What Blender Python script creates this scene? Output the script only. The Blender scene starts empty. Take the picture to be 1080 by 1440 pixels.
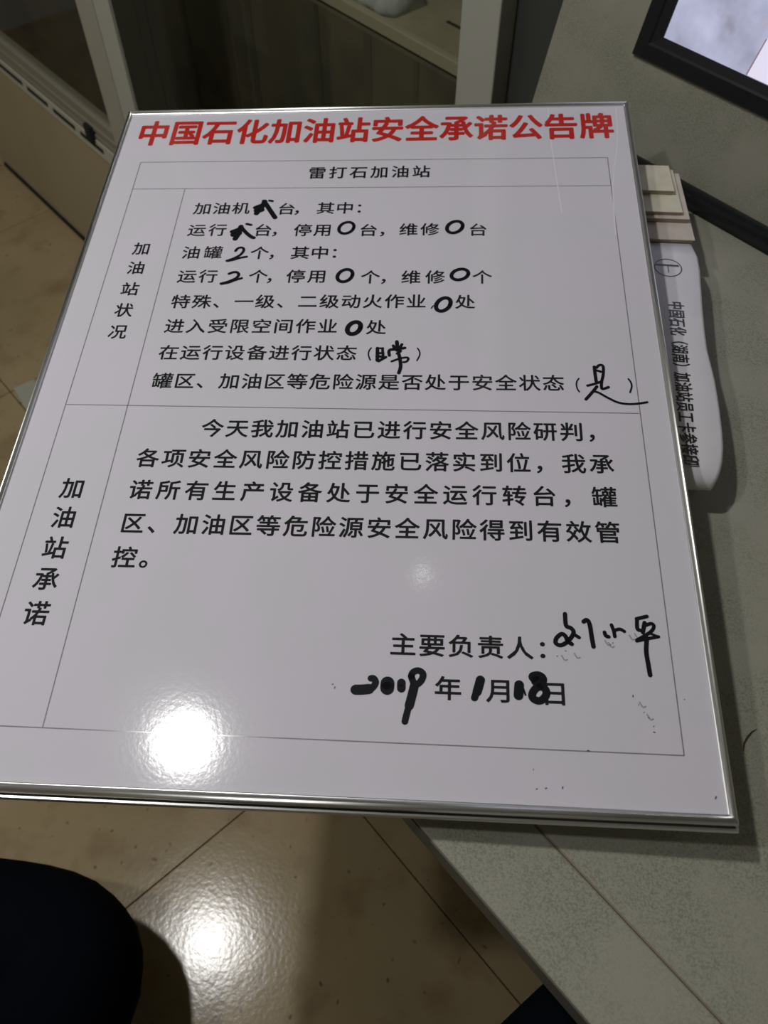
import bpy, bmesh, math, random
from mathutils import Vector, Matrix
random.seed(7)
C = bpy.context.scene.collection
PI = math.pi

# ---------------- camera ----------------
cam_d = bpy.data.cameras.new('camera')
cam = bpy.data.objects.new('camera', cam_d); C.objects.link(cam)
cam_d.sensor_fit = 'VERTICAL'; cam_d.sensor_height = 36.0
cam_d.lens = 36.0 * 1173.24 / 1440.0
cam_d.clip_start = 0.02; cam_d.clip_end = 60
Fw = [[0.65630292, 0.61731709, -0.43380420], [0.75449716, -0.53752161, 0.37656946], [-0.00071637, -0.57444767, -0.81854100]]
m = Matrix(((Fw[0][0], -Fw[0][1], -Fw[0][2], 0.36914590),
            (Fw[1][0], -Fw[1][1], -Fw[1][2], 0.15092964),
            (Fw[2][0], -Fw[2][1], -Fw[2][2], 1.35840016), (0, 0, 0, 1)))
cam.matrix_world = m
cam_d.dof.use_dof = True; cam_d.dof.focus_distance = 0.72; cam_d.dof.aperture_fstop = 9.0
bpy.context.scene.camera = cam

# ---------------- world, lamps, exposure ----------------
w = bpy.data.worlds.new('world'); bpy.context.scene.world = w; w.use_nodes = True
w.node_tree.nodes['Background'].inputs[0].default_value = (0.55, 0.58, 0.62, 1)
w.node_tree.nodes['Background'].inputs[1].default_value = 0.02
vs = bpy.context.scene.view_settings
vs.view_transform = 'Standard'; vs.look = 'None'; vs.gamma = 1.0; vs.use_curve_mapping = False
vs.exposure = 0.0
CEIL = 2.66
FZ = -0.15     # floor level while building; everything is lifted by 0.15 at the end so the floor is z = 0
def lamp_light(x, y, z, r, watts, col):
    l = bpy.data.lights.new('lamp_light', 'AREA'); l.shape = 'DISK'; l.size = 2 * r; l.energy = watts; l.color = col
    o = bpy.data.objects.new('lamp_light', l); C.objects.link(o); o.location = (x, y, z); return o
#            x      y     r     watts
LAMPS = [(-0.60, -0.07, 0.052, 13.0, (1.0, 0.985, 0.96)),
         (-0.56, -0.72, 0.060, 8.8, (1.0, 0.985, 0.96)),
         (-2.1, -1.0, 0.060, 3.2, (1.0, 0.985, 0.96)),  # added fill lamp out of view, no known fixture there
         (-0.59, -2.2, 0.060, 2.2, (1.0, 0.985, 0.96)),  # another unseen lamp, added only to fill the room
         (-0.50, 0.80, 0.020, 0.045, (1.0, 0.985, 0.96))]  # weak lamp added to leave a faint streak on the board

# ---------------- helpers ----------------
def tag(o, label=None, cat=None, group=None, kind=None):
    if label: o['label'] = label
    if cat: o['category'] = cat
    if group: o['group'] = group
    if kind: o['kind'] = kind
    return o
def empty(name, loc=(0, 0, 0), parent=None, **k):
    o = bpy.data.objects.new(name, None); C.objects.link(o); o.location = loc
    o.empty_display_size = 0.05
    if parent: o.parent = parent
    return tag(o, **k)
def obj(name, bm, m, parent=None, smooth=False, **k):
    me = bpy.data.meshes.new(name)
    if isinstance(bm, bmesh.types.BMesh):
        bmesh.ops.recalc_face_normals(bm, faces=bm.faces); bm.to_mesh(me); bm.free()
    else:
        me.from_pydata(bm[0], [], bm[1]); me.update()
    if m: me.materials.append(m)
    if smooth:
        for p in me.polygons: p.use_smooth = True
    o = bpy.data.objects.new(name, me); C.objects.link(o)
    if parent: o.parent = parent
    return tag(o, **k)
def box(bm, x0, x1, y0, y1, z0, z1, M=None, bev=0.0, seg=2):
    vs_ = [bm.verts.new(p) for p in ((x0,y0,z0),(x1,y0,z0),(x1,y1,z0),(x0,y1,z0),(x0,y0,z1),(x1,y0,z1),(x1,y1,z1),(x0,y1,z1))]
    fs = [bm.faces.new([vs_[i] for i in f]) for f in ((0,3,2,1),(4,5,6,7),(0,1,5,4),(1,2,6,5),(2,3,7,6),(3,0,4,7))]
    if M: bmesh.ops.transform(bm, matrix=M, verts=vs_)
    if bev > 0:
        es = list({e for f in fs for e in f.edges})
        bmesh.ops.bevel(bm, geom=es, offset=bev, segments=seg, affect='EDGES', profile=0.5)
def bx(*a, **k):
    bm = bmesh.new(); box(bm, *a, **k); return bm
def prism(pts, z0, z1, bev=0, seg=2):
    bm = bmesh.new()
    b = [bm.verts.new((p[0], p[1], z0)) for p in pts]; t = [bm.verts.new((p[0], p[1], z1)) for p in pts]
    n = len(pts)
    bf = bm.faces.new(list(reversed(b))); tf = bm.faces.new(t)
    for i in range(n): bm.faces.new((b[i], b[(i+1) % n], t[(i+1) % n], t[i]))
    if bev: bmesh.ops.bevel(bm, geom=list(tf.edges) + list(bf.edges), offset=bev, segments=seg, affect='EDGES', profile=0.5)
    return bm
def tube(path, r, n=12, closed=False, cap=True):
    bm = bmesh.new(); rings = []
    P = [Vector(p) for p in path]; N = len(P)
    for i, p in enumerate(P):
        t = (P[min(i+1, N-1)] - P[max(i-1, 0)]).normalized()
        a = t.orthogonal() if i == 0 else (rings_a - t * rings_a.dot(t)); a.normalize(); rings_a = a
        b = t.cross(a); rr = r[i] if isinstance(r, (list, tuple)) else r
        rings.append([bm.verts.new(p + (a * math.cos(2*PI*k/n) + b * math.sin(2*PI*k/n)) * rr) for k in range(n)])
    for i in range(N-1):
        for k in range(n): bm.faces.new((rings[i][k], rings[i][(k+1) % n], rings[i+1][(k+1) % n], rings[i+1][k]))
    if cap:
        bm.faces.new(list(reversed(rings[0]))); bm.faces.new(rings[-1])
    return bm

# ---------------- materials ----------------
def mat(name, base, rough=0.5, metal=0.0, spec=0.5, noise=None, bump=None, coat=0, **k):
    """noise: list of (scale, low, high, colour, detail) mixed over the base; bump: (scale, strength, distance)"""
    m = bpy.data.materials.new(name); m.use_nodes = True; nt = m.node_tree; N = nt.nodes; L = nt.links
    b = N['Principled BSDF']
    b.inputs['Base Color'].default_value = (*base, 1); b.inputs['Roughness'].default_value = rough
    b.inputs['Metallic'].default_value = metal; b.inputs['Specular IOR Level'].default_value = spec
    if coat: b.inputs['Coat Weight'].default_value = coat; b.inputs['Coat Roughness'].default_value = 0.05
    geo = N.new('ShaderNodeNewGeometry')
    cur = None
    for (sc, lo, hi, colr, det) in (noise or []):
        t = N.new('ShaderNodeTexNoise'); t.inputs['Scale'].default_value = sc; t.inputs['Detail'].default_value = det
        L.new(geo.outputs['Position'], t.inputs['Vector'])
        r = N.new('ShaderNodeMapRange'); r.inputs[1].default_value = lo; r.inputs[2].default_value = hi
        L.new(t.outputs[0], r.inputs[0])
        mx = N.new('ShaderNodeMix'); mx.data_type = 'RGBA'
        L.new(r.outputs[0], mx.inputs[0]); mx.inputs[7].default_value = (*colr, 1)
        if cur: L.new(cur, mx.inputs[6])
        else: mx.inputs[6].default_value = (*base, 1)
        cur = mx.outputs[2]
    if cur: L.new(cur, b.inputs['Base Color'])
    nrm = None
    for (sc, st, di) in (bump or []):
        t = N.new('ShaderNodeTexNoise'); t.inputs['Scale'].default_value = sc; t.inputs['Detail'].default_value = 2
        L.new(geo.outputs['Position'], t.inputs['Vector'])
        bp = N.new('ShaderNodeBump'); bp.inputs['Strength'].default_value = st; bp.inputs['Distance'].default_value = di
        L.new(t.outputs[0], bp.inputs['Height'])
        if nrm: L.new(nrm, bp.inputs['Normal'])
        nrm = bp.outputs[0]
    if nrm:
        L.new(nrm, b.inputs['Normal'])
    return m
def emis(name, col, st):
    m = bpy.data.materials.new(name); m.use_nodes = True; b = m.node_tree.nodes['Principled BSDF']
    b.inputs['Base Color'].default_value = (*[c*0.5 for c in col], 1)
    b.inputs['Emission Color'].default_value = (*col, 1); b.inputs['Emission Strength'].default_value = st
    return m

M_sheet = mat('glossy_white_print', (0.78, 0.755, 0.85), 0.085, spec=0.5, noise=[(9, .45, .62, (0.765, 0.76, 0.83), 3)], bump=[(300, .10, .0003), (60, .03, .001)])
M_red = mat('red_print', (0.62, 0.035, 0.030), 0.10, bump=[(300, .10, .0003)])
M_black = mat('black_print', (0.022, 0.022, 0.026), 0.12, bump=[(300, .10, .0003)])
M_rule = mat('grey_print', (0.27, 0.25, 0.28), 0.16)
M_marker = mat('marker_ink', (0.010, 0.010, 0.014), 0.5, spec=0.12)
M_speck = mat('ink_specks', (0.12, 0.11, 0.14), 0.4)
M_smudge = mat('ink_smudge', (0.40, 0.38, 0.43), 0.35)
M_film = mat('film_ridge', (0.90, 0.88, 0.93), 0.2)
M_alu = mat('brushed_aluminium', (0.84, 0.85, 0.845), 0.34, 1.0, bump=[(90, .06, .0006)])
M_groove = mat('dark_groove', (0.02, 0.02, 0.024), 0.5)
M_back = mat('board_backing', (0.30, 0.31, 0.31), 0.6)
lam = [(700, .42, .68, (0.25, 0.25, 0.195), 2), (14, .40, .65, (0.385, 0.380, 0.315), 4)]
M_lam = mat('speckled_grey_laminate', (0.375, 0.375, 0.305), 0.48, spec=0.35, noise=lam, bump=[(700, .10, .0003)])
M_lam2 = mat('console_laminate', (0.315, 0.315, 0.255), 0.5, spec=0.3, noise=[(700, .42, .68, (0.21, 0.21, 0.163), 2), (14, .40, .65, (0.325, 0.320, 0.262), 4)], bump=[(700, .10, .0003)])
M_edge = mat('desk_edge_band', (0.115, 0.108, 0.088), 0.5)
M_seam = mat('brown_joint', (0.27, 0.215, 0.165), 0.7)
M_deskside = mat('desk_panel', (0.24, 0.235, 0.19), 0.6)
M_paper = mat('white_folder', (0.86, 0.85, 0.90), 0.4, noise=[(20, .4, .6, (0.82, 0.81, 0.86), 3)])
M_cream = mat('cream_pages', (0.76, 0.73, 0.56), 0.6, noise=[(35, .4, .6, (0.68, 0.64, 0.49), 3)])
M_pink = mat('pinkish_pages', (0.68, 0.61, 0.54), 0.6, noise=[(35, .4, .6, (0.62, 0.55, 0.48), 3)])
M_pageedge = mat('page_edges', (0.44, 0.37, 0.30), 0.7)
M_rubber = mat('black_rubber', (0.010, 0.012, 0.014), 0.28, bump=[(350, .35, .001)])
M_blackpl = mat('black_plastic', (0.009, 0.009, 0.012), 0.34)
M_tile = mat('travertine_tile', (0.40, 0.312, 0.178), 0.17, spec=0.42,
             noise=[(3.2, .42, .64, (0.335, 0.265, 0.142), 5), (11, .52, .70, (0.30, 0.215, 0.115), 4), (60, .70, .78, (0.17, 0.125, 0.075), 1)],
             bump=[(150, .10, .0012), (34, .05, .003)])
M_grout = mat('dark_grout', (0.07, 0.05, 0.035), 0.8)
M_wall = mat('beige_wall', (0.43, 0.36, 0.235), 0.65, noise=[(4, .4, .6, (0.405, 0.34, 0.22), 3)], spec=.2)
M_upvc = mat('window_profile', (0.41, 0.395, 0.335), 0.45)
M_upvc2 = mat('slotted_strip', (0.50, 0.50, 0.42), 0.5)
M_post = mat('grey_post', (0.47, 0.48, 0.42), 0.5)
M_sill = mat('ribbed_sill', (0.27, 0.25, 0.19), 0.5)
M_dark = mat('dark_panel', (0.030, 0.032, 0.027), 0.5, noise=[(3, .4, .65, (0.045, 0.042, 0.028), 2)])
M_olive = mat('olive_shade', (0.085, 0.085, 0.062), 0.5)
M_kick = mat('dim_panel', (0.12, 0.115, 0.085), 0.5, noise=[(2.4, .42, .66, (0.18, 0.15, 0.09), 3), (6, .5, .7, (0.08, 0.08, 0.065), 2)])
M_kick2 = mat('dim_panel_strip', (0.10, 0.098, 0.072), 0.5)
M_slot = mat('black_slot', (0.006, 0.006, 0.006), 0.8)
M_room = mat('painted_wall', (0.62, 0.61, 0.56), 0.8)
M_ceil = mat('ceiling_paint', (0.72, 0.72, 0.70), 0.85)
M_counter = mat('counter_top', (0.46, 0.42, 0.29), 0.5, noise=[(9, .4, .6, (0.38, 0.34, 0.23), 3)])
M_counteredge = mat('counter_edge', (0.50, 0.46, 0.33), 0.5)
M_cloth_g = mat('grey_wrap', (0.62, 0.65, 0.64), 0.7, noise=[(30, .4, .6, (0.45, 0.48, 0.47), 3)])
M_jeans = mat('navy_fabric', (0.0035, 0.0050, 0.0085), 0.95, spec=0.03, bump=[(40, .3, .004), (600, .3, .0004)])
M_shoe = mat('black_shoe', (0.01, 0.01, 0.01), 0.45)
M_carton = mat('white_carton', (0.40, 0.42, 0.34), 0.6)
M_lampw = mat('lamp_housing', (0.8, 0.8, 0.8), 0.4)
M_hair = mat('brown_fibre', (0.06, 0.035, 0.02), 0.5)

def glass_mat():
    m = bpy.data.materials.new('window_glass'); m.use_nodes = True; nt = m.node_tree; N = nt.nodes; L = nt.links
    for n in list(N): N.remove(n)
    o = N.new('ShaderNodeOutputMaterial'); t = N.new('ShaderNodeBsdfTransparent'); g = N.new('ShaderNodeBsdfGlossy')
    t.inputs[0].default_value = (0.87, 0.88, 0.86, 1); g.inputs['Roughness'].default_value = 0.06
    f = N.new('ShaderNodeFresnel'); f.inputs[0].default_value = 1.5
    x = N.new('ShaderNodeMixShader'); 
    gm = N.new('ShaderNodeNewGeometry'); iv = N.new('ShaderNodeMath'); iv.operation = 'SUBTRACT'; iv.inputs[0].default_value = 1.0; L.new(gm.outputs['Backfacing'], iv.inputs[1])
    mu = N.new('ShaderNodeMath'); mu.operation = 'MULTIPLY'; L.new(f.outputs[0], mu.inputs[0]); L.new(iv.outputs[0], mu.inputs[1])
    L.new(mu.outputs[0], x.inputs[0]); L.new(t.outputs[0], x.inputs[1]); L.new(g.outputs[0], x.inputs[2])
    L.new(x.outputs[0], o.inputs[0]); return m
M_glass = glass_mat()

def screen_mat():
    m = bpy.data.materials.new('lit_screen'); m.use_nodes = True; nt = m.node_tree; N = nt.nodes; L = nt.links
    b = N['Principled BSDF']; b.inputs['Base Color'].default_value = (0.02, 0.02, 0.02, 1); b.inputs['Roughness'].default_value = 0.4
    tc = N.new('ShaderNodeTexCoord')
    def nz(s, d):
        t = N.new('ShaderNodeTexNoise'); t.inputs['Scale'].default_value = s; t.inputs['Detail'].default_value = d; L.new(tc.outputs['Object'], t.inputs['Vector']); return t
    r = N.new('ShaderNodeValToRGB'); e = r.color_ramp.elements
    e[0].position = .30; e[0].color = (0.27, 0.28, 0.38, 1); e[1].position = .68; e[1].color = (0.55, 0.56, 0.76, 1)
    a = nz(14, 6); L.new(a.outputs[0], r.inputs[0])
    r2 = N.new('ShaderNodeMapRange'); r2.inputs[1].default_value = .60; r2.inputs[2].default_value = .75; c = nz(22, 3); L.new(c.outputs[0], r2.inputs[0])
    mx = N.new('ShaderNodeMix'); mx.data_type = 'RGBA'; L.new(r2.outputs[0], mx.inputs[0]); L.new(r.outputs[0], mx.inputs[6]); mx.inputs[7].default_value = (0.26, 0.23, 0.27, 1)
    L.new(mx.outputs[2], b.inputs['Emission Color']); b.inputs['Emission Strength'].default_value = 1.0
    return m
M_screen = screen_mat()

# ---------------- structure ----------------
U0, U1, V0 = -3.0, 2.6, -3.2          # room extents
fl = obj('floor', bx(U0, U1, V0, 1.40, FZ - 0.06, FZ - 0.010), M_grout, kind='structure')
tm = None
for i in range(-5, 4):
    for j in range(-6, 2):
        x0 = -0.1058 + 0.6*i; y0 = 0.3890 + 0.6*j
        if tm is None:
            o = obj('tile', bx(0, 0.598, 0, 0.598, -0.012, 0, bev=0.0007, seg=1), M_tile, fl); tm = o.data
        else:
            o = bpy.data.objects.new('tile', tm); C.objects.link(o); o.parent = fl
        o.location = (x0 + .001, y0 + .001, FZ)
WV = 0.8240                             # plane of the low wall
obj('wall_back', bx(-2.223, -1.135, WV, WV + .09, FZ, 0.2603), M_wall, kind='structure')
obj('baseboard_back', bx(-2.200, -1.135, WV - .006, WV + .002, FZ + 0.0005, FZ + 0.012), M_slot, kind='structure')
obj('trim_1', bx(U0, -2.223, WV + .03, WV + .12, FZ, CEIL), M_wall, kind='structure')
obj('wall_left', bx(U0 - .1, U0, V0, 3.4, FZ, CEIL), M_room, kind='structure')
obj('wall_right', bx(U1, U1 + .1, V0, 3.4, FZ, CEIL), M_room, kind='structure')
obj('wall_front', bx(U0, U1, V0 - .1, V0, FZ, CEIL), M_room, kind='structure')
obj('wall_rear', bx(U0, U1, 3.4, 3.5, FZ, CEIL), M_dark, kind='structure')
obj('ceiling', bx(U0 - .1, U1 + .1, V0 - .1, 3.5, CEIL, CEIL + .1), M_ceil, kind='structure')
obj('trim_2', bx(-0.33, U1, 1.56, 1.66, FZ, CEIL), M_room, kind='structure')
obj('trim_3', bx(U0, U1, 1.42, 3.4, FZ - .06, FZ - .004), M_dark, kind='structure')

# window over the low wall: slotted strip, ribbed sill, glass
w1 = empty('window_1', (0, 0, 0), kind='structure')
obj('slotted_strip', bx(-2.223, -1.2935, WV - .004, WV + .03, 0.2603, 0.2998, bev=.001), M_upvc2, w1)
su = [-1.9675, -1.863, -1.733, -1.601, -1.471]
sm = None
for s0 in su:
    if sm is None:
        o = obj('slot', bx(0, .1045, WV - .0056, WV - .002, -.0055, .0055, bev=.0012, seg=1), M_slot, w1); sm = o.data
    else:
        o = bpy.data.objects.new('slot', sm); C.objects.link(o); o.parent = w1
    o.location = (s0, 0, .2825)
bm = bmesh.new()
for za, zb, dy in ((.2998, .312, -.002), (.312, .322, .002), (.322, .332, -.002), (.332, .353, .002)): box(bm, -2.223, -1.2935, WV + dy, WV + .03, za, zb)
obj('sill', bm, M_sill, w1)
obj('pane', bx(-2.223, -1.291, WV + .012, WV + .018, .35, CEIL), M_glass, w1)
obj('dark_smudge', prism([(-1.421, WV - .012), (-1.398, WV - .012), (-1.393, WV - .002), (-1.425, WV - .002)], .292, .330, bev=.002), M_slot, w1)  # raised black block drawn for a dark smudge on the sill
for i, (a, b, mm, dv) in enumerate([(-1.296, -1.220, M_upvc, 0), (-1.207, -1.1425, M_post, -.004)]):
    obj('frame_post', bx(a, b, WV + dv, WV + (.045 if i == 0 else .004), .2603 if i == 0 else FZ, CEIL, bev=.0015), mm, w1)
obj('gasket', bx(-1.222, -1.206, WV + .006, WV + .04, .2603, CEIL), M_slot, w1)
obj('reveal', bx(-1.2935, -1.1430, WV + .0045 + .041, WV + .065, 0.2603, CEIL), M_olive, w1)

# glazed screen set back behind the desk end
w2 = empty('window_2', (0, 0, 0), kind='structure')
BV = 1.062
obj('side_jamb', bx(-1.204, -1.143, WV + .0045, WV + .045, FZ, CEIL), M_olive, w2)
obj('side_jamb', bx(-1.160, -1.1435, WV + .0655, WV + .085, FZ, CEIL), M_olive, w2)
obj('pane', bx(-1.150, -1.146, WV + .086, BV, FZ, CEIL), M_glass, w2)
obj('pane', bx(-1.142, -0.51, BV + .004, BV + .009, FZ, CEIL), M_glass, w2)
obj('frame_post', bx(-0.510, -0.436, BV - .002, BV + .06, FZ, CEIL, bev=.002), M_post, w2)
obj('kick_panel', bx(-2.4, -0.51, BV + .05, BV + .06, FZ, 0.658), M_kick, w2)
obj('filler_panel', bx(-0.436, -0.335, BV + .03, BV + .05, FZ, CEIL), mat('charcoal_filler', (0.055, 0.06, 0.056), .5), w2)
for k, uu in enumerate((-1.78, -1.42, -1.16, -0.93, -0.79, -0.66)):
    obj('mullion_strip', bx(uu, uu + (.012 if k % 2 else .02), BV + .0488, BV + .05, FZ, 0.658), M_kick2, w2)

# ---------------- service counter behind the glass ----------------
ct = empty('service_counter', (-.9, 1.2, FZ), label='beige counter behind the glass at the top centre, with a lighter front edge', cat='counter')
def ch(o, par):      # keep world position while parenting to an offset empty
    o.matrix_parent_inverse = Matrix.Translation(-Vector(par.location)); return o
ch(obj('counter_top', bx(-2.4, -0.40, BV + .075, 1.55, .658, .680), M_counter, ct), ct)
ch(obj('edge_strip', bx(-2.4, -0.51, BV + .060, BV + .075, .660, .682, bev=.002), M_counteredge, ct), ct)
ch(obj('front_panel', bx(-2.4, -0.51, BV + .075, BV + .09, FZ, .658), M_dark, ct), ct)
ch(obj('seam', bx(-0.685, -0.40, 1.205, 1.212, .680, .6808), M_dark, ct), ct)
# grey wrapped bundle lying on the counter
bm = bmesh.new(); nu, nv = 26, 12
pts = []
for i in range(nu + 1):
    rw = []
    for j in range(nv + 1):
        a = i / nu; b = PI * j / nv
        rr = .038 * (1 - .35 * a**3) * (1 + .10 * math.sin(9*a + 2*b) + .06 * math.sin(23*a))
        rw.append(bm.verts.new((-.965 + .215*a, 1.185 + .090*math.cos(b) * (rr/.038) * .62, .6805 + .055*math.sin(b) * (rr/.038))))
    pts.append(rw)
for i in range(nu):
    for j in range(nv): bm.faces.new((pts[i][j], pts[i+1][j], pts[i+1][j+1], pts[i][j+1]))
bm.faces.new(pts[0]); bm.faces.new(list(reversed(pts[-1])))
bm.faces.new([pts[i][0] for i in range(nu, -1, -1)] + [pts[i][nv] for i in range(nu + 1)])
obj('wrapped_bundle', bm, M_cloth_g, smooth=True, label='light grey crumpled bundle lying on the counter behind the glass', cat='bundle')

# ---------------- carton on the floor at left ----------------
cb = empty('carton', (-1.300, .398, FZ), label='small whitish carton on the tiled floor at the left edge of the notice board', cat='box')
cb.rotation_euler = (0, 0, math.radians(-6))
obj('body', bx(0, .12, 0, .055, .0, .012, bev=.002), M_carton, cb)
obj('flap', bx(.004, .116, .004, .051, .0122, .0132), M_carton, cb)

# ---------------- desk ----------------
dk = empty('desk', (0.6, 0.6, FZ), label='grey speckled laminate desk that the notice board lies on', cat='desk')
def arc(cx, cy, r, a0, a1, n=10):
    return [(cx + r*math.cos(math.radians(a0 + (a1-a0)*i/n)), cy + r*math.sin(math.radians(a0 + (a1-a0)*i/n))) for i in range(n + 1)]
DL, DF, DS, R = -0.30, 0.2775, 0.3425, 0.17
# main slab starts at the joint; front strip in front of it
left = [p for p in arc(DL + R, DF + R, R, 180, 270)]
main = [(1.7, DS + .0006), (1.7, 1.50), (DL, 1.50)] + [p for p in left if p[1] > DS + .0006]
xs = DL + R - math.sqrt(R*R - (DF + R - DS)**2)
main += [(xs, DS + .0006)]
front = [(xs, DS - .0006)] + [p for p in left if p[1] < DS - .0006] + [(1.7, DF), (1.7, DS - .0006)]
ch(obj('desk_top', prism(main, .696, .725), M_lam, dk), dk)
ch(obj('front_strip', prism(front, .6965, .725, bev=.0022, seg=3), M_lam, dk), dk)
ch(obj('joint', bx(xs + .002, 1.7, DS - .0006, DS + .0006, .6975, .7246), M_seam, dk), dk)
ch(obj('edge_band', bx(DL + R, 1.7, DF - .0012, DF + .0004, .6965, .7228), M_edge, dk), dk)
ch(obj('side_panel', bx(-.13, -.105, .34, 1.46, FZ, .696), M_deskside, dk), dk)
ch(obj('side_panel', bx(1.6, 1.63, .34, 1.46, FZ, .696), M_deskside, dk), dk)
ch(obj('modesty_panel', bx(-.105, 1.6, .98, 1.0, -.03, .696), M_deskside, dk), dk)
# fibre on the desk
obj('stray_fibre', tube([(0.3856, 0.5030, .7262), (0.3823, 0.5082, .7266), (0.3810, 0.5142, .7268), (0.3809, 0.5203, .7264), (0.3820, 0.5255, .7260)], [.0002, .0005, .0005, .0004, .0002], 6), M_hair,
    label='short dark curved fibre on the desk right of the notice board', cat='fibre')
obj('desk_crumb', tube([(.5040, .2910, .7255), (.5060, .2923, .7265)], [.0008, .0009], 7), M_hair,
    label='tiny dark crumb on the desk near its front edge, bottom right', cat='crumb')

# ---------------- console with built-in monitor ----------------
TH = math.radians(75)
con = empty('console', (0.0934, 1.0517, .735), label='grey sloped console standing on the back of the desk', cat='console')
con.scale = (1.0247,)*3
cs, sn = math.cos(TH), math.sin(TH)
Hc = 0.62
prof = [(-.01*cs/sn, -.0099), (Hc*cs, Hc*sn), (Hc*cs + .16, Hc*sn), (.46, -.0099)]
bm = bmesh.new()
a = [bm.verts.new((-.436, y, z)) for y, z in prof]; b = [bm.verts.new((.62, y, z)) for y, z in prof]
bm.faces.new(a); bm.faces.new(list(reversed(b)))
for i in range(4): bm.faces.new((a[i], b[i], b[(i+1) % 4], a[(i+1) % 4]))
bmesh.ops.bevel(bm, geom=list(bm.edges), offset=.0015, segments=2, affect='EDGES')
obj('housing', bm, M_lam2, con)
# half-round black bumper along the foot of the console
bm = bmesh.new(); pr_ = []
for i in range(13):
    t = PI * i / 12
    pr_.append((-.0145 - .0115*math.cos(t), -.0098 + .0225*math.sin(t) ** .8 if 0 < i < 12 else -.0098))
a = [bm.verts.new((-.33, y + .002, z + .0002)) for y, z in pr_]; b = [bm.verts.new((.62, y + .002, z + .0002)) for y, z in pr_]
bm.faces.new(a); bm.faces.new(list(reversed(b)))
for i in range(13): bm.faces.new((a[i], b[i], b[(i+1) % 13], a[(i+1) % 13]))
obj('bumper_strip', bm, M_rubber, con, smooth=True)
# monitor, local x = u, y = up the slope, z = out of the slope
mon = empty('monitor', (.3691 + 1.0247*(-.2125 - .3691), 1.0517 + 1.0247*.1045*cs - .0006, .735 + 1.0247*.1045*sn + .0002), label='black-framed monitor set in the sloped console, showing a pale camera picture', cat='monitor')
mon.rotation_euler = (TH, 0, 0); mon.scale = (1.0247,)*3
MW, MH, BL_, BB = .40, .32, .0315, .0285
bm = bmesh.new()
def ringf(x0, x1, y0, y1, z): return [bm.verts.new(p) for p in ((x0, y0, z), (x1, y0, z), (x1, y1, z), (x0, y1, z))]
r = [ringf(0, MW, 0, MH, 0), ringf(0, MW, 0, MH, .004), ringf(.0015, MW-.0015, .0015, MH-.0015, .0055),
     ringf(.017, MW-.017, .0165, MH-.0165, .0065), ringf(.0195, MW-.0195, .019, MH-.019, .0045), ringf(BL_, MW-BL_, BB, MH-BB, .0030), ringf(BL_, MW-BL_, BB, MH-BB, .0)]
for q in range(6):
    for k in range(4): bm.faces.new((r[q][k], r[q][(k+1) % 4], r[q+1][(k+1) % 4], r[q+1][k]))
obj('bezel', bm, M_blackpl, mon)
sc_ = obj('screen', bx(BL_, MW - BL_, BB, MH - BB, 0.0002, .0014), M_screen, mon)
M_wedge = emis('lit_picture_area', (0.66, 0.62, 0.76), 1.0)
M_line = emis('picture_line', (0.22, 0.16, 0.22), 1.0)
def scr(pts, z0, z1, name, m_):
    P_ = [(x + .2125, y - .1045) for x, y in pts]
    obj(name, prism(P_, z0, z1), m_, sc_)
scr([(-.0665, .1336), (-.0630, .1714), (-.058, .215), (.02, .215), (.02, .1336)], .00142, .0016, 'picture_area', M_wedge)
scr([(-.0685, .1336), (-.0665, .1336), (-.0630, .1714), (-.0645, .1714)], .00142, .0017, 'picture_line', M_line)
scr([(-.077, .178), (-.070, .179), (-.068, .186), (-.072, .190), (-.077, .187)], .00142, .0017, 'picture_blot', emis('picture_blot', (0.36, 0.35, 0.45), 1.0))

# ---------------- papers beside the board ----------------
A = Matrix(((0.698964962264782, -0.714871197256865, 0.0201780291091051),
            (0.7132622764118782, 0.6947847750303316, -0.09236363696713462),
            (0.052008716326568866, 0.0789511730032369, 0.9955208715579371)))
zO = 0.751
e1 = Vector((A[0][0], A[1][0])).normalized(); e2 = Vector((-e1.y, e1.x))
def S(x, y): p = e1*x + e2*y; return (p.x, p.y)
OUT = [(0.0043, 0.9148), (0.0186, 0.9114), (0.0415, 0.8874), (0.089, 0.8294), (0.1197, 0.7938), (0.1495, 0.7658), (0.1736, 0.7401), (0.1995, 0.7101), (0.2125, 0.6932), (0.2225, 0.6751), (0.2253, 0.665), (0.2200, 0.6575), (0.2128, 0.6518)]
fo = empty('document_folder', (0.10, .76, .725), label='white document folder with a printed spine, on the desk half under the notice board', cat='folder')
def chf(o): return ch(o, fo)
def inset(pts, d):
    c = Vector((sum(p[0] for p in pts)/len(pts), sum(p[1] for p in pts)/len(pts)))
    return [tuple(Vector(p) + (c - Vector(p)).normalized()*d) for p in pts]
full = OUT + [S(.47, .303), S(.47, .634)]
def sxy(p): return (p[0]*e1.x + p[1]*e1.y, p[0]*e2.x + p[1]*e2.y)
edge = sorted([sxy(p) for p in OUT[:11]] + [(.632, .3035)], key=lambda q: q[1])
def xr(y):
    for a_, b_ in zip(edge, edge[1:]):
        if a_[1] <= y <= b_[1]: return a_[0] + (b_[0]-a_[0])*(y-a_[1])/max(1e-6, b_[1]-a_[1])
    return edge[-1][0] if y > edge[-1][1] else edge[0][0]
front_z = [(.3035, .7600), (.3042, .7640), (.3062, .7680), (.3105, .7708), (.317, .7728), (.327, .7741), (.342, .7748), (.36, .7750)]
ys = [q[0] for q in front_z] + [.385 + .0205*k for k in range(13)]
bm = bmesh.new(); rowsv = []
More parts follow.
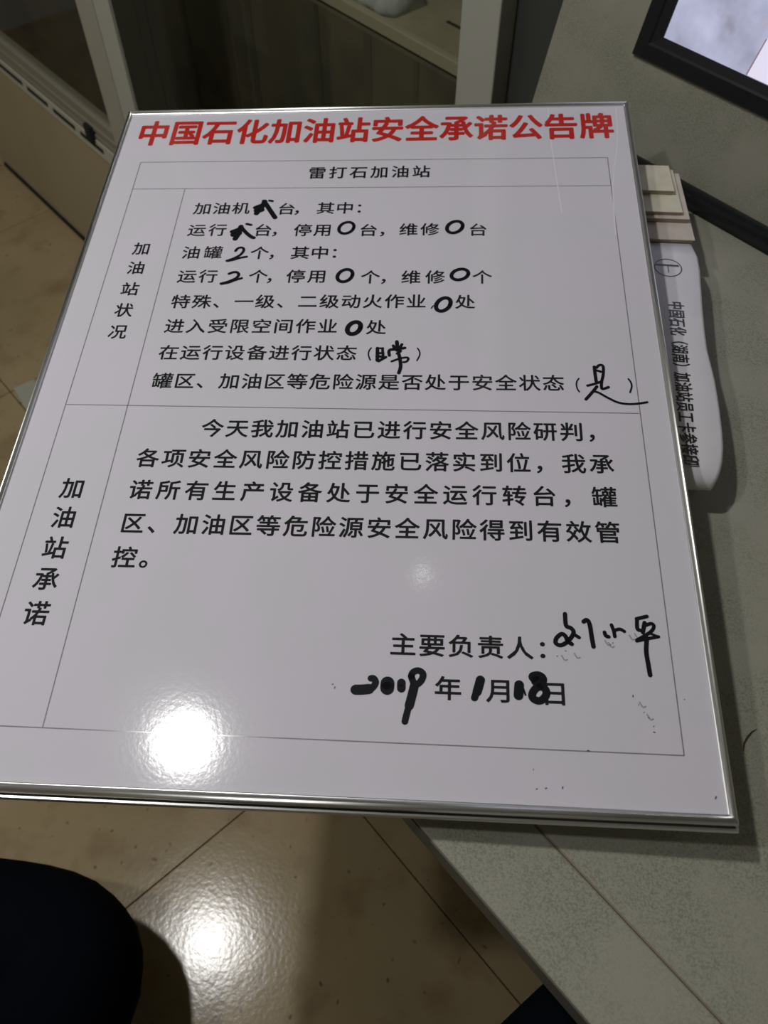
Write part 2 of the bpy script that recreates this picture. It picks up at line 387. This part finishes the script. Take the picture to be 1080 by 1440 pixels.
for y in ys:
    zt = .7750
    for a_, b_ in zip(front_z, front_z[1:]):
        if a_[0] <= y <= b_[0]: zt = a_[1] + (b_[1]-a_[1])*(y-a_[0])/(b_[0]-a_[0])
    X = xr(y); hh = zt - .757
    cs_ = [(.47, .757), (.47, zt)] + [(.47 + (X - .004 - .47)*k/8, zt) for k in range(1, 9)] + [(X - .0015, zt - .0012), (X, zt - .0045 if hh > .01 else zt - hh*.5), (X - .002, .757)]
    rowsv.append([bm.verts.new((*S(cx_, y), cz_)) for cx_, cz_ in cs_])
for a_, b_ in zip(rowsv, rowsv[1:]):
    for k in range(len(a_)): bm.faces.new((a_[k], a_[(k+1) % len(a_)], b_[(k+1) % len(a_)], b_[k]))
bm.faces.new(rowsv[0]); bm.faces.new(list(reversed(rowsv[-1])))
o = chf(obj('cover', bm, M_paper, fo, smooth=True))
def slab(d, f, z0, z1): return prism([S(xr(y) - d, y) for y in [f, .36, .40, .45, .50, .56, .6295]] + [S(.472, .6295), S(.472, f)], z0, z1)
chf(obj('pages', slab(.012, .336, .7285, .757), M_pageedge, fo))
chf(obj('back_cover', slab(.010, .330, .7253, .7285), M_paper, fo))
def sbox(x0, x1, y0, y1, z0, z1, bev=.0008):
    M3 = Matrix(((e1.x, e2.x, 0, 0), (e1.y, e2.y, 0, 0), (0, 0, 1, 0), (0, 0, 0, 1)))
    return bx(x0, x1, y0, y1, z0, z1, M=M3, bev=bev)
PADS = [('cream paper pad flat on the desk, lowest of the stack behind the white folder', .45, .6585, .6395, .748, .7252, .7745, M_pink),
        ('pinkish paper pad with a brown edge, on the stack just behind the white folder', .47, .6610, .6310, .7475, .7753, .7800, M_pink),
        ('thin pinkish pad with a dark lower edge, third from the bottom of the pad stack', .48, .6580, .6600, .747, .7803, .7860, M_pink),
        ('cream paper pad, second from the top of the pad stack', .49, .6495, .6650, .746, .7863, .7910, M_cream),
        ('cream paper pad on top of the stack, furthest back towards the black strip', .50, .6430, .6955, .7445, .7913, .7970, M_cream)]
for lb, x0, x1, y0, y1, z0, z1, mm in PADS:
    cx, cy = S((x0+x1)/2, (y0+y1)/2)
    p = empty('paper_pad', (cx, cy, z0), label=lb, cat='pad', group='paper pads stacked behind the folder')
    h = z1 - z0
    ch(obj('page_block', sbox(x0, x1 - .0006, y0 + .0006, y1, z0, z1 - .0012), M_pageedge, p), p)
    ch(obj('cover', sbox(x0, x1, y0, y1, z1 - .0012, z1, bev=.0004), mm, p), p)

# ---------------- lettering ----------------
_cache = {}
def glyph(chr_, bold):
    key = (chr_, bold)
    if key in _cache: return _cache[key]
    cu = bpy.data.curves.new('glyph', 'FONT'); cu.body = chr_; cu.size = 1.0; cu.offset = bold; cu.resolution_u = 3
    o = bpy.data.objects.new('glyph', cu); C.objects.link(o)
    dg = bpy.context.evaluated_depsgraph_get(); dg.update()
    me = bpy.data.meshes.new_from_object(o.evaluated_get(dg))
    vsx = [tuple(v.co[:2]) for v in me.vertices]; fs = [tuple(p.vertices) for p in me.polygons]
    C.objects.unlink(o); bpy.data.objects.remove(o); bpy.data.curves.remove(cu); bpy.data.meshes.remove(me)
    _cache[key] = (vsx, fs); return vsx, fs
g0, _ = glyph('国', 0.0)
gx0, gx1 = min(p[0] for p in g0), max(p[0] for p in g0); gy0, gy1 = min(p[1] for p in g0), max(p[1] for p in g0)
GCX, GCY, GW, GH = (gx0+gx1)/2, (gy0+gy1)/2, gx1-gx0, gy1-gy0
def lettering(items, bold=0.0, z=0.0):
    """items: (char, cx, cy, ink_w, ink_h, rot); bold = half stroke growth in metres, laid as overlapping printed passes"""
    V, F = [], []
    offs = [(0, 0)] + ([(math.cos(a)*bold, math.sin(a)*bold) for a in [2*PI*k/8 for k in range(8)]] if bold else [])
    for chr_, cx, cy, wv, hv, rot in items:
        v, f = glyph(chr_, 0.0); c, s_ = math.cos(rot), math.sin(rot)
        for q, (ox, oy) in enumerate(offs):
            n = len(V)
            for x, y in v:
                X = (x - GCX) / GW * wv; Y = (y - GCY) / GH * hv
                V.append((cx + X*c - Y*s_ + ox, cy + X*s_ + Y*c + oy, z + q*3e-6))
            F += [tuple(i + n for i in t) for t in f]
    return V, F
def column(name, items, bold, z, m_, parent, **k):
    return obj(name, lettering(items, bold, z), m_, parent, **k)
# folder spine text, reading away from the top, turned a quarter
txt = '中国石化（湖南）加油站员工卡参接印'
p0, p1 = Vector((0.0594, 0.8160)), Vector((0.1980, 0.6635)); n_ = len(txt)
d = (p1 - p0); rot = math.atan2(d.y, d.x); nrm = Vector((-d.y, d.x)).normalized()
items = [(c_, *(p0 + d*(i/(n_-1)) + nrm*(.001 - .0045*i/(n_-1) + .0015))[:], .0105, .0150, rot) for i, c_ in enumerate(txt)]
chf(obj('spine_lettering', lettering(items, .00034, .7753), M_black, fo))
def stroke(bm, pts, wd, z, n=10, closed=False):
    """flat ribbon with round ends; wd may be a list"""
    P = [Vector(p) for p in pts]
    if len(P) > 2:     # smooth with Catmull-Rom
        Q = []
        for i in range(len(P)-1):
            a, b, c, e = P[max(i-1, 0)], P[i], P[i+1], P[min(i+2, len(P)-1)]
            for k in range(5):
                t = k/5; Q.append(.5*((2*b) + (c-a)*t + (2*a-5*b+4*c-e)*t*t + (3*b-a-3*c+e)*t**3))
        P = Q + [P[-1]]
    L_, R_ = [], []
    for i, p in enumerate(P):
        t = (P[min(i+1, len(P)-1)] - P[max(i-1, 0)]); t = t.normalized() if t.length > 1e-9 else Vector((1, 0))
        nn = Vector((-t.y, t.x)) * wd/2
        L_.append(bm.verts.new((*(p+nn), z))); R_.append(bm.verts.new((*(p-nn), z)))
    for i in range(len(P)-1): bm.faces.new((L_[i], R_[i], R_[i+1], L_[i+1]))
    for q, p in enumerate((P[0], P[-1])):
        c = [bm.verts.new((p.x + wd/2*math.cos(2*PI*k/14), p.y + wd/2*math.sin(2*PI*k/14), z + .00001)) for k in range(14)]
        bm.faces.new(c)
cc = Vector((.0185, .8600)); bm = bmesh.new()
stroke(bm, [tuple(cc + (d.normalized()*math.cos(2*PI*k/24)*.0142 + nrm*math.sin(2*PI*k/24)*.0142)) for k in range(25)], .0012, .7753)
stroke(bm, [tuple(cc - d.normalized()*.004 - nrm*.013), tuple(cc - d.normalized()*.004 + nrm*.0105)], .0026, .7754)
stroke(bm, [tuple(cc - d.normalized()*.003), tuple(cc + d.normalized()*.008)], .0009, .7754)
chf(obj('ring_mark', bm, M_black, fo))

# ---------------- the notice board ----------------
bd = empty('notice_board', (0, 0, zO), label='white framed notice board with red title and black writing, lying on the desk', cat='notice board')
bd.matrix_world = Matrix.Translation((0, 0, zO)) @ A.to_4x4()
BX0, BX1, BY0, BY1, TK = 0.0, 0.5985, 0.0025, 0.8015, 0.0195
prof = [(.0010, -TK), (.0, -TK + .0012), (.0, -.0148), (.0008, -.0138), (.0046, -.0136), (.0046, -.0100), (.0030, -.0088), (.0026, -.0066), (.0028, -.0042),
        (.0034, -.0020), (.0046, -.0005), (.0060, 0.0), (.0074, -.0004), (.0083, -.0013), (.0086, -.0013), (.0088, -.0018), (.0094, -.0022), (.0094, -.0045), (.0094, -TK)]
cor = [(BX0, BY0), (BX1, BY0), (BX1, BY1), (BX0, BY1)]; inw = [(1, 1), (-1, 1), (-1, -1), (1, -1)]
for q in range(4):
    bm = bmesh.new(); q2 = (q+1) % 4
    a = [bm.verts.new((cor[q][0] + inw[q][0]*d_, cor[q][1] + inw[q][1]*d_, z_)) for d_, z_ in prof]
    b = [bm.verts.new((cor[q2][0] + inw[q2][0]*d_, cor[q2][1] + inw[q2][1]*d_, z_)) for d_, z_ in prof]
    for i in range(len(prof)):
        j = (i+1) % len(prof); f_ = bm.faces.new((a[i], b[i], b[j], a[j])); f_.smooth = 5 <= i <= 12
    bm.faces.new(list(reversed(a))); bm.faces.new(b)
    rl = obj('frame_rail', bm, M_alu, bd)
    # black shadow gap lip under each rail
    bm = bmesh.new()
    g = [(.0022, -.01355), (.0034, -.0101), (.0045, -.0101), (.0045, -.01355)]
    a = [bm.verts.new((cor[q][0] + inw[q][0]*d_, cor[q][1] + inw[q][1]*d_, z_)) for d_, z_ in g]
    b = [bm.verts.new((cor[q2][0] + inw[q2][0]*d_, cor[q2][1] + inw[q2][1]*d_, z_)) for d_, z_ in g]
    for i in range(4): bm.faces.new((a[i], b[i], b[(i+1) % 4], a[(i+1) % 4]))
    obj('groove', bm, M_groove, rl)
obj('backing_panel', bx(BX0 + .0095, BX1 - .0095, BY0 + .0095, BY1 - .0095, -TK + .002, -.0042), M_back, bd)
sh = obj('printed_sheet', bx(BX0 + .0095, BX1 - .0095, BY0 + .0095, BY1 - .0095, -.0041, -.0030), M_sheet, bd)
ZS = -.0030 + .00018
ROWS = [('中国石化加油站安全承诺公告牌', 0.0428, 0.03946, 0.7557), ('雷打石加油站', 0.2445, 0.0232, 0.6809), ('加油机', 0.1239, 0.02124, 0.6237), ('台，', 0.2167, 0.01712, 0.622), ('其中：', 0.2594, 0.02081, 0.6225), ('运行', 0.1234, 0.02252, 0.5896), ('台，', 0.1953, 0.0184, 0.5888), ('停用', 0.2381, 0.02128, 0.5883), ('台，', 0.3078, 0.02026, 0.5875), ('维修', 0.35, 0.02234, 0.5881), ('台', 0.4223, 0, 0.5868), ('油罐', 0.1233, 0.02343, 0.5555), ('个，', 0.196, 0.01878, 0.5544), ('其中：', 0.2389, 0.02058, 0.5542), ('运行', 0.1248, 0.02216, 0.5207), ('个，', 0.1991, 0.01766, 0.5203), ('停用', 0.238, 0.02191, 0.5201), ('个，', 0.3142, 0.01893, 0.5187), ('维修', 0.3553, 0.02427, 0.5185), ('个', 0.4264, 0, 0.5182), ('特殊、一级、二级动火作业', 0.1247, 0.02155, 0.4853), ('处', 0.4096, 0, 0.4844), ('进入受限空间作业', 0.1245, 0.02176, 0.4523), ('处', 0.3242, 0, 0.451), ('在运行设备进行状态', 0.1251, 0.0216, 0.4183), ('罐区、加油区等危险源是否处于安全状态', 0.1257, 0.02144, 0.3833), ('今天我加油站已进行安全风险研判，', 0.1827, 0.02291, 0.3287), ('各项安全风险防控措施已落实到位，我承', 0.1296, 0.02335, 0.2952), ('诺所有生产设备处于安全运行转台，罐', 0.1299, 0.02478, 0.2619), ('区、加油区等危险源安全风险得到有效管', 0.1301, 0.02332, 0.2283), ('控。', 0.1299, 0.02353, 0.1955), ('主要负责人：', 0.3644, 0.02215, 0.1262), ('年', 0.3992, 0, 0.0927), ('月', 0.4374, 0, 0.0922), ('日', 0.4773, 0, 0.0915)]
HP = PI
def row(name, idx, wv, hv, bold, m_, cw=None):
    it = []
    for i in idx:
        s_, x0, dx, y0 = ROWS[i]
        for k, c_ in enumerate(s_): it.append((c_, x0 + dx*k, y0, wv, hv, 0))
    return obj(name, lettering(it, bold, ZS), m_, sh)
def rows(name, groups, wv, hv, bold, m_, **k):
    for idx in groups:
        it = []
        for i in idx:
            s_, x0, dx, y0 = ROWS[i]
            it += [(c_, x0 + dx*q, y0, wv, hv, 0) for q, c_ in enumerate(s_)]
        obj(name, lettering(it, bold, ZS), m_, sh, **k)
rows('title_lettering', [[0]], .0322, .0415, .00125, M_red, label='bold red title lettering')
rows('station_lettering', [[1]], .0170, .0186, .00034, M_black)
rows('status_lettering', [[q] for q in range(2, 26)], .0168, .0172, .00028, M_black)
rows('promise_lettering', [[26], [27], [28], [29], [30]], .0176, .0184, .00036, M_black)
rows('signature_lettering', [[31], [32], [33], [34]], .0172, .0168, .00038, M_black)
obj('column_lettering', lettering([(c_, .0685, y, .0160, .0172, 0) for c_, y in zip('加油站状况', (.5619, .5334, .5031, .4737, .4447))], .00028, ZS), M_black, sh)
obj('column_lettering', lettering([(c_, .0685, y, .0180, .0195, 0) for c_, y in zip('加油站承诺', (.2622, .2326, .2031, .1740, .1433))], .00036, ZS), M_black, sh)
bm = bmesh.new()
def rule(x0, y0, x1, y1, wd=.0009):
    dx, dy = x1-x0, y1-y0; l = math.hypot(dx, dy); nx, ny = -dy/l*wd/2, dx/l*wd/2
    bm.faces.new([bm.verts.new((x, y, ZS - .0001)) for x, y in ((x0+nx, y0+ny), (x0-nx, y0-ny), (x1-nx, y1-ny), (x1+nx, y1+ny))])
rule(.0385, .7040, .5640, .7005); rule(.0385, .6577, .5640, .6542); rule(.0390, .3545, .5637, .3500); rule(.0392, .0522, .5650, .0502)
rule(.0380, .7040, .0392, .0520); rule(.0982, .6572, .0985, .0524); rule(.5638, .7003, .5650, .0500)
obj('table_rules', bm, M_rule, sh)
HW= [(4.6,[(1912,6344),(1889,6246),(1845,6155)]),(3.8,[(1818,6247),(1884,6288)]),(5.3,[(1842,6201),(1894,6210)]),(4.2,[(1904,6350),(1958,6256),(2057,6086)]),(2.5,[(1963,6359),(1997,6350)]),(4.5,[(1705,5949),(1698,5855),(1670,5762)]),(3.8,[(1619,5871),(1690,5910)]),(5.6,[(1643,5826),(1696,5845)]),(3.4,[(1706,5944),(1774,5854),(1839,5790),(1868,5775)]),(2.4,[(1762,5989),(1813,5973)]),(2.7,[(1701,5578),(1719,5616),(1752,5628),(1779,5616),(1786,5577),(1760,5520),(1700,5469),(1631,5433)]),(2.6,[(1638,5431),(1697,5445),(1760,5473),(1832,5491)]),(2.9,[(1683,5245),(1724,5265),(1765,5263),(1786,5230),(1769,5185),(1727,5153),(1678,5126),(1621,5104)]),(2.6,[(1628,5101),(1693,5117),(1760,5153),(1823,5180)]),(1.9,[(3264,4246),(3324,4246)]),(2.4,[(3317,4246),(3329,4152)]),(3.1,[(3270,4246),(3277,4095)]),(2.4,[(3271,4184),(3327,4185)]),(2.7,[(3289,4086),(3355,4136)]),(2.7,[(3270,4148),(3323,4140)]),(3.3,[(3451,4329),(3458,4259)]),(2.6,[(3419,4279),(3430,4247)]),(2.6,[(3500,4296),(3486,4259)]),(2.8,[(3388,4157),(3381,4209),(3400,4230),(3456,4233),(3530,4251)]),(2.7,[(3457,4218),(3491,4214),(3461,4181)]),(2.1,[(3413,4084),(3462,4108),(3511,4127),(3560,4131),(3568,4109),(3550,4081),(3525,4076)]),(3.1,[(3478,4169),(3493,4096),(3500,4016),(3487,3945)]),(2.8,[(5282,4029),(5283,3949),(5287,3857)]),(2.5,[(5302,4020),(5322,4045),(5348,4051),(5363,4025),(5354,3931),(5336,3857),(5329,3793),(5340,3771),(5391,3792)]),(2.3,[(5300,3987),(5335,3973)]),(2.3,[(5206,3808),(5267,3828),(5326,3853)]),(2.7,[(5288,3798),(5247,3738),(5182,3652)]),(2.1,[(5247,3743),(5295,3730),(5381,3667),(5460,3619),(5549,3602),(5639,3608),(5716,3624)]),(4.6,[(3414,987),(3434,986),(3450,958),(3438,925),(3412,899)]),(7.1,[(3404,904),(3350,897),(3305,895)]),(9.3,[(3540,954),(3540,915)]),(5.7,[(3644,961),(3645,917)]),(4.6,[(3715,1014),(3726,1043),(3757,1060),(3788,1052),(3804,1028),(3794,988),(3764,955),(3736,964),(3715,1014)]),(6.1,[(3743,950),(3729,879),(3709,787)]),(4.4,[(3711,801),(3694,731),(3682,669)]),(6.1,[(4231,1003),(4218,952),(4206,911)]),(4.7,[(4210,935),(4187,864)]),(6.4,[(4516,975),(4509,894)]),(1.3,[(4543,955),(4560,900)]),(7.4,[(4627,1039),(4658,1044),(4682,1025),(4667,996),(4645,1007)]),(5.2,[(4670,972),(4708,945),(4710,905),(4682,869),(4647,859),(4613,878),(4610,910),(4631,946),(4663,968)]),(3.0,[(4882,1556),(4885,1459),(4918,1441),(4939,1410),(4922,1368),(4882,1322),(4835,1297),(4800,1314),(4808,1355),(4848,1389),(4876,1371),(4891,1331),(4919,1309)]),(2.5,[(4948,1383),(4977,1364)]),(3.1,[(5020,1495),(5045,1510),(5064,1473),(5072,1373),(5080,1294)]),(2.7,[(5171,1412),(5179,1384),(5199,1377)]),(2.5,[(5228,1474),(5241,1424),(5245,1381)]),(2.4,[(5250,1431),(5288,1442),(5320,1424)]),(2.7,[(5422,1531),(5500,1553)]),(2.7,[(5424,1531),(5419,1452),(5438,1437)]),(2.9,[(5478,1500),(5470,1468),(5457,1421)]),(2.5,[(5467,1472),(5527,1495),(5544,1470),(5512,1423),(5409,1357)]),(2.3,[(5405,1349),(5477,1368),(5570,1389)]),(1.8,[(5499,1418),(5570,1389)]),(3.1,[(5482,1377),(5467,1269),(5471,1172),(5476,1084)]),(2.4,[(2919,5914),(2908,5881),(2886,5853),(2858,5835),(2828,5828),(2799,5835),(2777,5854),(2765,5883),(2765,5916),(2776,5949),(2797,5978),(2825,5996),(2856,6003),(2885,5996),(2907,5976),(2919,5948),(2919,5914)]),(2.7,[(4062,5913),(4048,5879),(4024,5851),(3994,5832),(3963,5825),(3934,5832),(3913,5852),(3902,5881),(3904,5915),(3917,5949),(3941,5977),(3971,5996),(4003,6003),(4032,5996),(4053,5976),(4064,5947),(4062,5913)]),(2.6,[(2957,5211),(2945,5178),(2924,5150),(2897,5131),(2868,5125),(2840,5132),(2820,5150),(2808,5179),(2808,5212),(2820,5245),(2841,5274),(2868,5292),(2898,5299),(2925,5292),(2946,5273),(2957,5244),(2957,5211)]),(2.6,[(4124,5221),(4110,5192),(4087,5168),(4056,5152),(4024,5146),(3994,5152),(3971,5168),(3959,5193),(3960,5222),(3973,5250),(3996,5275),(4027,5291),(4060,5297),(4090,5291),(4113,5274),(4125,5249),(4124,5221)]),(2.8,[(3951,4811),(3938,4777),(3916,4749),(3890,4730),(3863,4723),(3838,4730),(3821,4749),(3813,4777),(3815,4811),(3829,4845),(3850,4874),(3877,4893),(3905,4900),(3929,4893),(3947,4874),(3954,4845),(3951,4811)]),(4.3,[(3088,4502),(3078,4472),(3060,4447),(3037,4430),(3012,4424),(2990,4430),(2973,4447),(2964,4472),(2965,4502),(2975,4531),(2993,4557),(3017,4574),(3041,4580),(3064,4574),(3081,4557),(3089,4532),(3088,4502)])]
PRN= [(1.5,[(5134,3891),(5114,3856),(5108,3814),(5114,3769),(5129,3737)]),(1.7,[(5577,3890),(5596,3846),(5598,3800),(5578,3734)]),(1.5,[(3210,4251),(3191,4209),(3190,4160),(3210,4099)]),(1.5,[(3650,4250),(3670,4211),(3674,4162),(3651,4096)])]
nH = 0
for cnt in (4, 1, 4, 1, 2, 2, 6, 7, 4, 2, 2, 1, 1, 3, 2, 1, 1, 2, 2, 1, 1, 1, 2, 7, 1, 1, 1, 1, 1, 1):
    if nH >= len(HW): break
    bm = bmesh.new()
    for k in range(nH, min(nH + cnt, len(HW))): stroke(bm, [(x*1e-4, y*1e-4) for x, y in HW[k][1]], HW[k][0]*1e-3 * (1.5 if 59 <= k <= 63 else 1.3 if k < 10 else 1.12), ZS + .00008 + k*2e-6)
    obj('marker_character', bm, M_marker, sh, label='black marker handwriting'); nH += cnt
for wd, ps in PRN:
    bm = bmesh.new(); stroke(bm, [(x*1e-4, y*1e-4) for x, y in ps], wd*1e-3, ZS); obj('printed_bracket', bm, M_black, sh)
bm = bmesh.new(); stroke(bm, [(.3785, .4795), (.3768, .4762)], .0013, ZS); obj('printed_comma', bm, M_black, sh)
bm = bmesh.new()
SP = [(0.4614, 0.0228), (0.4677, 0.0236), (0.4794, 0.0241), (0.4599, 0.0359), (0.5371, 0.0852), (0.5401, 0.08), (0.5437, 0.076), (0.5461, 0.0699), (0.5466, 0.0658), (0.5336, 0.0914), (0.4982, 0.0508), (0.5823, 0.0218), (0.4803, 0.1208), (0.4874, 0.125), (0.5228, 0.1324), (.3145, .0900), (.3125, .0930), (.5700, .0905)]
for x, y in SP:
    r_ = random.uniform(.0005, .0011); a_ = random.uniform(0, PI)
    stroke(bm, [(x, y), (x + r_*math.cos(a_), y + r_*1.5*math.sin(a_))], r_, ZS)
obj('ink_specks', bm, M_speck, sh, kind='stuff')
bm = bmesh.new()
for x, y in [(.484, .1215), (.4935, .1235), (.5195, .1330), (.5170, .1345), (.5395, .1410), (.5355, .1395), (.538, .0875), (.5425, .0785)]:
    stroke(bm, [(x, y), (x + .002, y - .0035), (x + .004, y - .003)], .0011, ZS - .00005)
obj('ink_smudge', bm, M_smudge, sh, kind='stuff')
for ps in ([(0.5033, 0.791), (0.5041, 0.7286), (0.5097, 0.6113)], [(0.5805, 0.789), (0.5766, 0.7268), (0.566, 0.6553), (0.5625, 0.5784)]):
    bm = bmesh.new(); stroke(bm, ps, .0013, ZS - .00008); obj('film_crease', bm, M_film, sh)

# ---------------- ceiling lamps ----------------
M_emit = emis('lamp_diffuser', (1, .99, .96), 20)
names = ['round ceiling lamp reflected in the lower left of the notice board', 'round ceiling lamp above the person', 'added fill lamp on the ceiling by the left wall of the room', 'added fill lamp on the ceiling at the front wall behind the person', 'small dim lamp near the glass partition, added for a faint glint on the notice board']
for k, (x, y, r_, W_, col) in enumerate(LAMPS):
    lp = empty('ceiling_lamp', (x, y, CEIL), label=names[k], cat='lamp', group='round ceiling lamps')
    bm = bmesh.new()
    bmesh.ops.create_cone(bm, cap_ends=True, segments=40, radius1=r_ + .015, radius2=r_ + .025, depth=.05, matrix=Matrix.Translation((0, 0, -.026)))
    obj('housing', bm, M_lampw, lp)
    lo = lamp_light(0, 0, -.056, r_, W_, col); lo.parent = lp

# ---------------- person (legs at the lower frame edge) ----------------
def skin_body(name, verts, edges, rad, m_, parent=None, root=0, sub=2):
    me = bpy.data.meshes.new(name); me.from_pydata(verts, edges, []); me.update(); me.materials.append(m_)
    o = bpy.data.objects.new(name, me); C.objects.link(o)
    if parent: o.parent = parent
    md = o.modifiers.new('skin', 'SKIN'); md.use_smooth_shade = True
    for i, r_ in enumerate(rad):
        me.skin_vertices[0].data[i].radius = (r_, r_) if not isinstance(r_, tuple) else r_
    me.skin_vertices[0].data[root].use_root = True
    s2 = o.modifiers.new('sub', 'SUBSURF'); s2.levels = sub; s2.render_levels = sub
    return o
pe = empty('person', (.2, -.42, FZ), label='person in dark navy trousers, one knee at lower left, the other under the desk', cat='person')
V = [(.28, -.62, .55), (.13, -.54, .42), (.09, -.38, .22), (.055, -.21, .115), (.006, -.070, .055), (-.056, -.080, .045), (-.20, -.180, .0), (-.38, -.30, -.07), (-.52, -.42, -.09),
     (.42, -.56, .50), (.46, -.22, .47), (.475, .10, .47), (.48, .345, .44), (.475, .385, .25), (.475, .40, -.03), (.24, -.64, .70), (.24, -.65, .85)]
E = [(0, 1), (1, 2), (2, 3), (3, 4), (4, 5), (5, 6), (6, 7), (7, 8), (0, 9), (9, 10), (10, 11), (11, 12), (12, 13), (13, 14), (0, 15), (15, 16)]
Rr = [.15, .13, .125, .116, .108, .126, .102, .075, .055, .12, .10, .095, .085, .07, .06, .14, .15]
body = skin_body('trousers', V, E, Rr, M_jeans, pe); body.matrix_parent_inverse = Matrix.Translation((-.2, .42, -FZ))
def shoe(x, y, rz):
    bm = bmesh.new(); secs = [(-.09, .035, .07), (-.05, .038, .085), (0, .042, .07), (.06, .047, .05), (.12, .044, .04), (.16, .028, .03)]; rings = []
    for sx, wy, hz in secs:
        rings.append([bm.verts.new((sx, wy*math.cos(t)*(1 if math.sin(t) < .2 else .8), max(0, .5*hz + .55*hz*math.sin(t)))) for t in [2*PI*k/14 for k in range(14)]])
    for i in range(len(secs)-1):
        for k in range(14): bm.faces.new((rings[i][k], rings[i][(k+1) % 14], rings[i+1][(k+1) % 14], rings[i+1][k]))
    bm.faces.new(rings[0]); bm.faces.new(list(reversed(rings[-1])))
    o = obj('shoe', bm, M_shoe, pe, smooth=True); o.matrix_parent_inverse = Matrix.Translation((-.2, .42, -FZ)); o.location = (x, y, FZ + .001); o.rotation_euler = (0, 0, rz); return o
shoe(.475, .44, PI/2); shoe(-.60, -.48, math.radians(218))

# ---------------- lift the whole room so that the floor lies at z = 0 ----------------
for o in C.objects:
    if o.parent is None: o.location.z -= FZ
